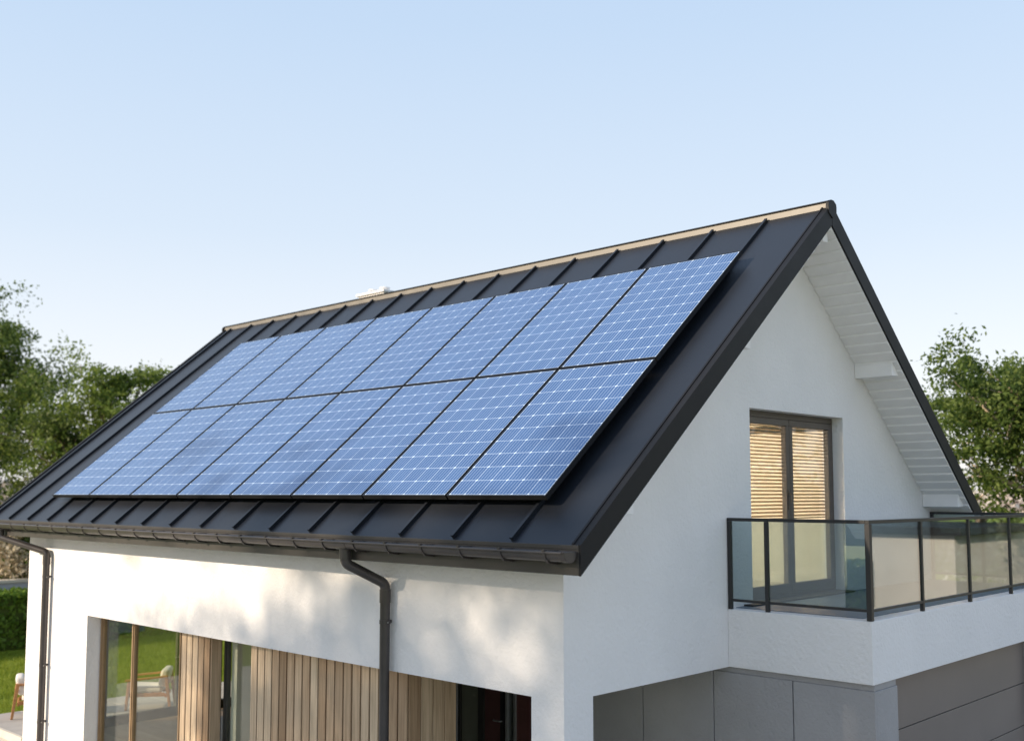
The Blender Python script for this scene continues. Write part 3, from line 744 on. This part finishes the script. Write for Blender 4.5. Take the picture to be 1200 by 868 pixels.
tree('broadleaf_tree', 'tall leafy front garden tree shading the white eave wall beside the near downpipe', (-15.6, -27.5, .1), 14.7, 4.8, 41, 6300, .17, M['leaf_a'], .6, .34, sg, clump=.8, nlimb=18)
tree('broadleaf_tree', 'tall leafy front garden tree shading the house corner below the gable', (-11.4, -28.5, .1), 15.2, 4.8, 47, 6600, .17, M['leaf_b'], .6, .3, sg, clump=.8, nlimb=16)
# pale and dry shrubs far behind
for q, (x, y, h, lab) in enumerate(((-26.3, 4.7, 4.0, 'dry beige shrub behind the garden wall beside the far downpipe'), (-27.2, 7.9, 3.8, 'dry beige shrub behind the garden wall hidden by the house corner'))):
    tree('shrub', lab, (x, y, .1), h*.9, 1.7, 60+q, 9500, .075, M['leaf_dry'], .06, .09, 'dry shrubs behind the garden wall', 'shrub', 12, .5)
for q, (x, y, h, sp_, lab) in enumerate(((-28.2, 4.6, 4.1, 1.9, 'white blossoming shrub above the far left gutter end'), (-4.4, 25.5, 4.2, 2.4, 'white blossoming shrub left of the pale tree trunk'), (-.9, 27.5, 4.3, 2.6, 'white blossoming shrub right of the pale tree trunk'))):
    tree('blossom_shrub', lab, (x, y, .1), h, sp_, 70+q, 8000, .11, M['leaf_pale'], .1, .1, 'white blossoming shrubs in the distance', 'shrub', 12, .55)
# far-off woods that close the horizon all round
nw = 26000; aw = rng.uniform(0, 2*math.pi, nw); rw = rng.uniform(230, 275, nw)
hw_ = 3.4 + 1.5*np.sin(aw*9) + 1.0*np.sin(aw*23+1) + .7*np.sin(aw*57+2)
cw = np.c_[rw*np.cos(aw), rw*np.sin(aw), .2 + np.abs(hw_ + 2.2)*rng.uniform(0,1,nw)**.7]
tag(leaf_mesh('distant_woods', cw, .95, M['leaf_c'], None, .7), 'low dark green wood along the horizon', 'wood', kind='stuff')
# neighbouring pavilion mirrored in the balcony glass
nh = empty('neighbour_pavilion', (16, 27, 0), 'low beige pavilion with flat dark roof, mirrored in the balcony glass', 'building')
t = MB(); t.box(9, 24, 24, 30, .1, 3.15); t.build('wall', M['concrete'], nh)
t = MB(); t.box(8.7, 24.3, 23.7, 30.3, 3.155, 3.40); t.build('roof', M['trim'], nh, bevel=.02)
for x in (11.5, 15.0, 19.0):
    t = MB(); t.box(x, x+1.5, 23.96, 23.995, .9, 2.3); fo = t.build('window', M['frame_dark'], nh)
    t = MB(); t.box(x+.08, x+1.42, 23.94, 23.956, .98, 2.22); t.build('pane', M['glass_dark'], fo)
for q, (x, y, h) in enumerate(((12, 34, 9), (20, 35, 10))):
    tree('broadleaf_tree', ('green tree rising behind the left end of the beige pavilion', 'green tree rising behind the right end of the beige pavilion')[q], (x, y, .1), h, 4.2, 80+q, 8000, .2, M['leaf_a'], .2, .2, bg, clump=.8)

# ------------------------------------------------------------------ lounge chairs on the patio
def lounge_chair(loc, rz, label):
    root = empty('lounge_chair', loc, label, 'chair', 'lounge chairs on the patio', rz)
    W, D = .66, .74                                   # faces -Y in its own axes
    def part(name, mb, mat, bev):
        me = bpy.data.meshes.new(name); me.from_pydata(mb.v, [], mb.f); me.materials.append(mat)
        o = bpy.data.objects.new(name, me); COL.objects.link(o); o.parent = root
        b = o.modifiers.new('bevel','BEVEL'); b.width = bev; b.segments = 3
        return o
    for sx in (-1, 1):
        for (yb, yt, zt_) in ((-D/2-.02, -D/2+.03, .54), (D/2+.05, D/2-.03, .60)):
            l = MB(); xa, xb = sorted((sx*W/2, sx*(W/2-.05)))
            l.hexa([(xa,yb-.022,0),(xb,yb-.022,0),(xb,yb+.022,0),(xa,yb+.022,0),(xa,yt-.032,zt_),(xb,yt-.032,zt_),(xb,yt+.032,zt_),(xa,yt+.032,zt_)])
            part('leg', l, M['chair_wood'], .006)
        a = MB(); xa, xb = sorted((sx*(W/2+.012), sx*(W/2-.065)))
        a.hexa([(xa,-D/2-.04,.541),(xb,-D/2-.04,.541),(xb,D/2,.60),(xa,D/2,.60),(xa,-D/2-.04,.575),(xb,-D/2-.04,.575),(xb,D/2,.637),(xa,D/2,.637)])
        part('armrest', a, M['chair_wood'], .008)
    f_ = MB()
    f_.box(-W/2+.052, W/2-.052, -D/2, -D/2+.03, .25, .32); f_.box(-W/2+.052, W/2-.052, D/2-.06, D/2-.03, .22, .29); f_.box(-W/2+.052, W/2-.052, D/2-.02, D/2+.015, .47, .54)
    for sx in (-1, 1):
        xa, xb = sorted((sx*(W/2-.052), sx*(W/2-.085))); f_.box(xa, xb, -D/2+.03, D/2-.06, .24, .31)
    for q in range(5): f_.box(-W/2+.086, W/2-.086, -D/2+.06+q*.12, -D/2+.11+q*.12, .285, .305)
    part('seat_frame', f_, M['chair_wood'], .005)
    c1 = MB(); c1.hexa([(-W/2+.06,-D/2-.02,.322),(W/2-.06,-D/2-.02,.322),(W/2-.06,D/2-.10,.31),(-W/2+.06,D/2-.10,.31),(-W/2+.06,-D/2-.02,.45),(W/2-.06,-D/2-.02,.45),(W/2-.06,D/2-.12,.42),(-W/2+.06,D/2-.12,.42)])
    part('seat_cushion', c1, M['cushion'], .045)
    c2 = MB(); c2.hexa([(-W/2+.06,D/2-.20,.43),(W/2-.06,D/2-.20,.43),(W/2-.06,D/2-.05,.40),(-W/2+.06,D/2-.05,.40),(-W/2+.07,D/2-.13,.75),(W/2-.07,D/2-.13,.75),(W/2-.07,D/2+.02,.74),(-W/2+.07,D/2+.02,.74)])
    part('back_cushion', c2, M['cushion'], .05)
    return root
lounge_chair((-13.90, .957, .271), R(158), 'teak lounge chair half hidden behind the white house corner')
lounge_chair((-13.04, 2.76, .271), R(-37), 'teak lounge chair with pale cushions seen through the tan framed window')

# ------------------------------------------------------------------ sky, sun, camera
SUN = Vector((.47, 1.0, -.44)).normalized()          # direction the light travels
elev = math.asin(-SUN.z); azim = math.atan2(-SUN.x, -SUN.y)
wd_ = bpy.data.worlds.new('World'); sc.world = wd_; wd_.use_nodes = True
nt = wd_.node_tree; bgn = nt.nodes['Background']
sky = nt.nodes.new('ShaderNodeTexSky'); sky.sky_type = 'NISHITA'; sky.sun_disc = False
sky.sun_elevation = elev; sky.sun_rotation = azim % (2*math.pi); sky.altitude = 100; sky.air_density = 1.0; sky.dust_density = 1.5; sky.ozone_density = 1.2
# hazy evening air: the Nishita sky washed with pale haze that thickens towards the horizon
tcw = nt.nodes.new('ShaderNodeTexCoord'); spw = nt.nodes.new('ShaderNodeSeparateXYZ'); nt.links.new(tcw.outputs['Generated'], spw.inputs[0])
HZ = 1/.12
hz = ramp(nt, spw.outputs[2], [(0, (.87,.845,.825)), (.09, (.82,.835,.86)), (.24, (.62,.71,.82)), (.42, (.50,.63,.80)), (.65, (.42,.56,.79)), (1, (.32,.46,.72))])
sc_n = nt.nodes.new('ShaderNodeVectorMath'); sc_n.operation = 'SCALE'; sc_n.inputs['Scale'].default_value = HZ; nt.links.new(hz, sc_n.inputs[0])
mxw = nt.nodes.new('ShaderNodeMix'); mxw.data_type = 'RGBA'; mxw.inputs[0].default_value = .85
nt.links.new(sky.outputs[0], mxw.inputs[6]); nt.links.new(sc_n.outputs[0], mxw.inputs[7])
nt.links.new(mxw.outputs[2], bgn.inputs[0]); bgn.inputs[1].default_value = .12
sl = bpy.data.lights.new('sun', 'SUN'); sl.energy = 5.0; sl.angle = R(.8); sl.color = (1,.83,.63)
so_ = bpy.data.objects.new('sun', sl); so_.rotation_euler = SUN.to_track_quat('-Z', 'Y').to_euler(); so_.location = (-20,-40,30); COL.objects.link(so_)

cam = bpy.data.cameras.new('camera'); co = bpy.data.objects.new('camera', cam); COL.objects.link(co); sc.camera = co
cam.sensor_fit = 'HORIZONTAL'; cam.sensor_width = 36; cam.lens = 1224.737/1200*36
cam.shift_y = (476.017-434)/1200
co.location = (6.3255, -7.2365, 4.3687)
yaw, pitch = R(43.946), R(4.788)
co.rotation_euler = (math.pi/2 + pitch, 0, yaw)
cam.clip_end = 3000; cam.clip_start = .1
cam.dof.use_dof = True; cam.dof.focus_distance = 11.6; cam.dof.aperture_fstop = 1.0
vs_ = sc.view_settings
sc.display_settings.display_device = 'sRGB'
vs_.view_transform = 'Standard'; vs_.look = 'None'; vs_.gamma = 1; vs_.use_curve_mapping = False; vs_.exposure = 0.35
sc.cycles.max_bounces = 10; sc.cycles.transparent_max_bounces = 24; sc.cycles.use_denoising = True
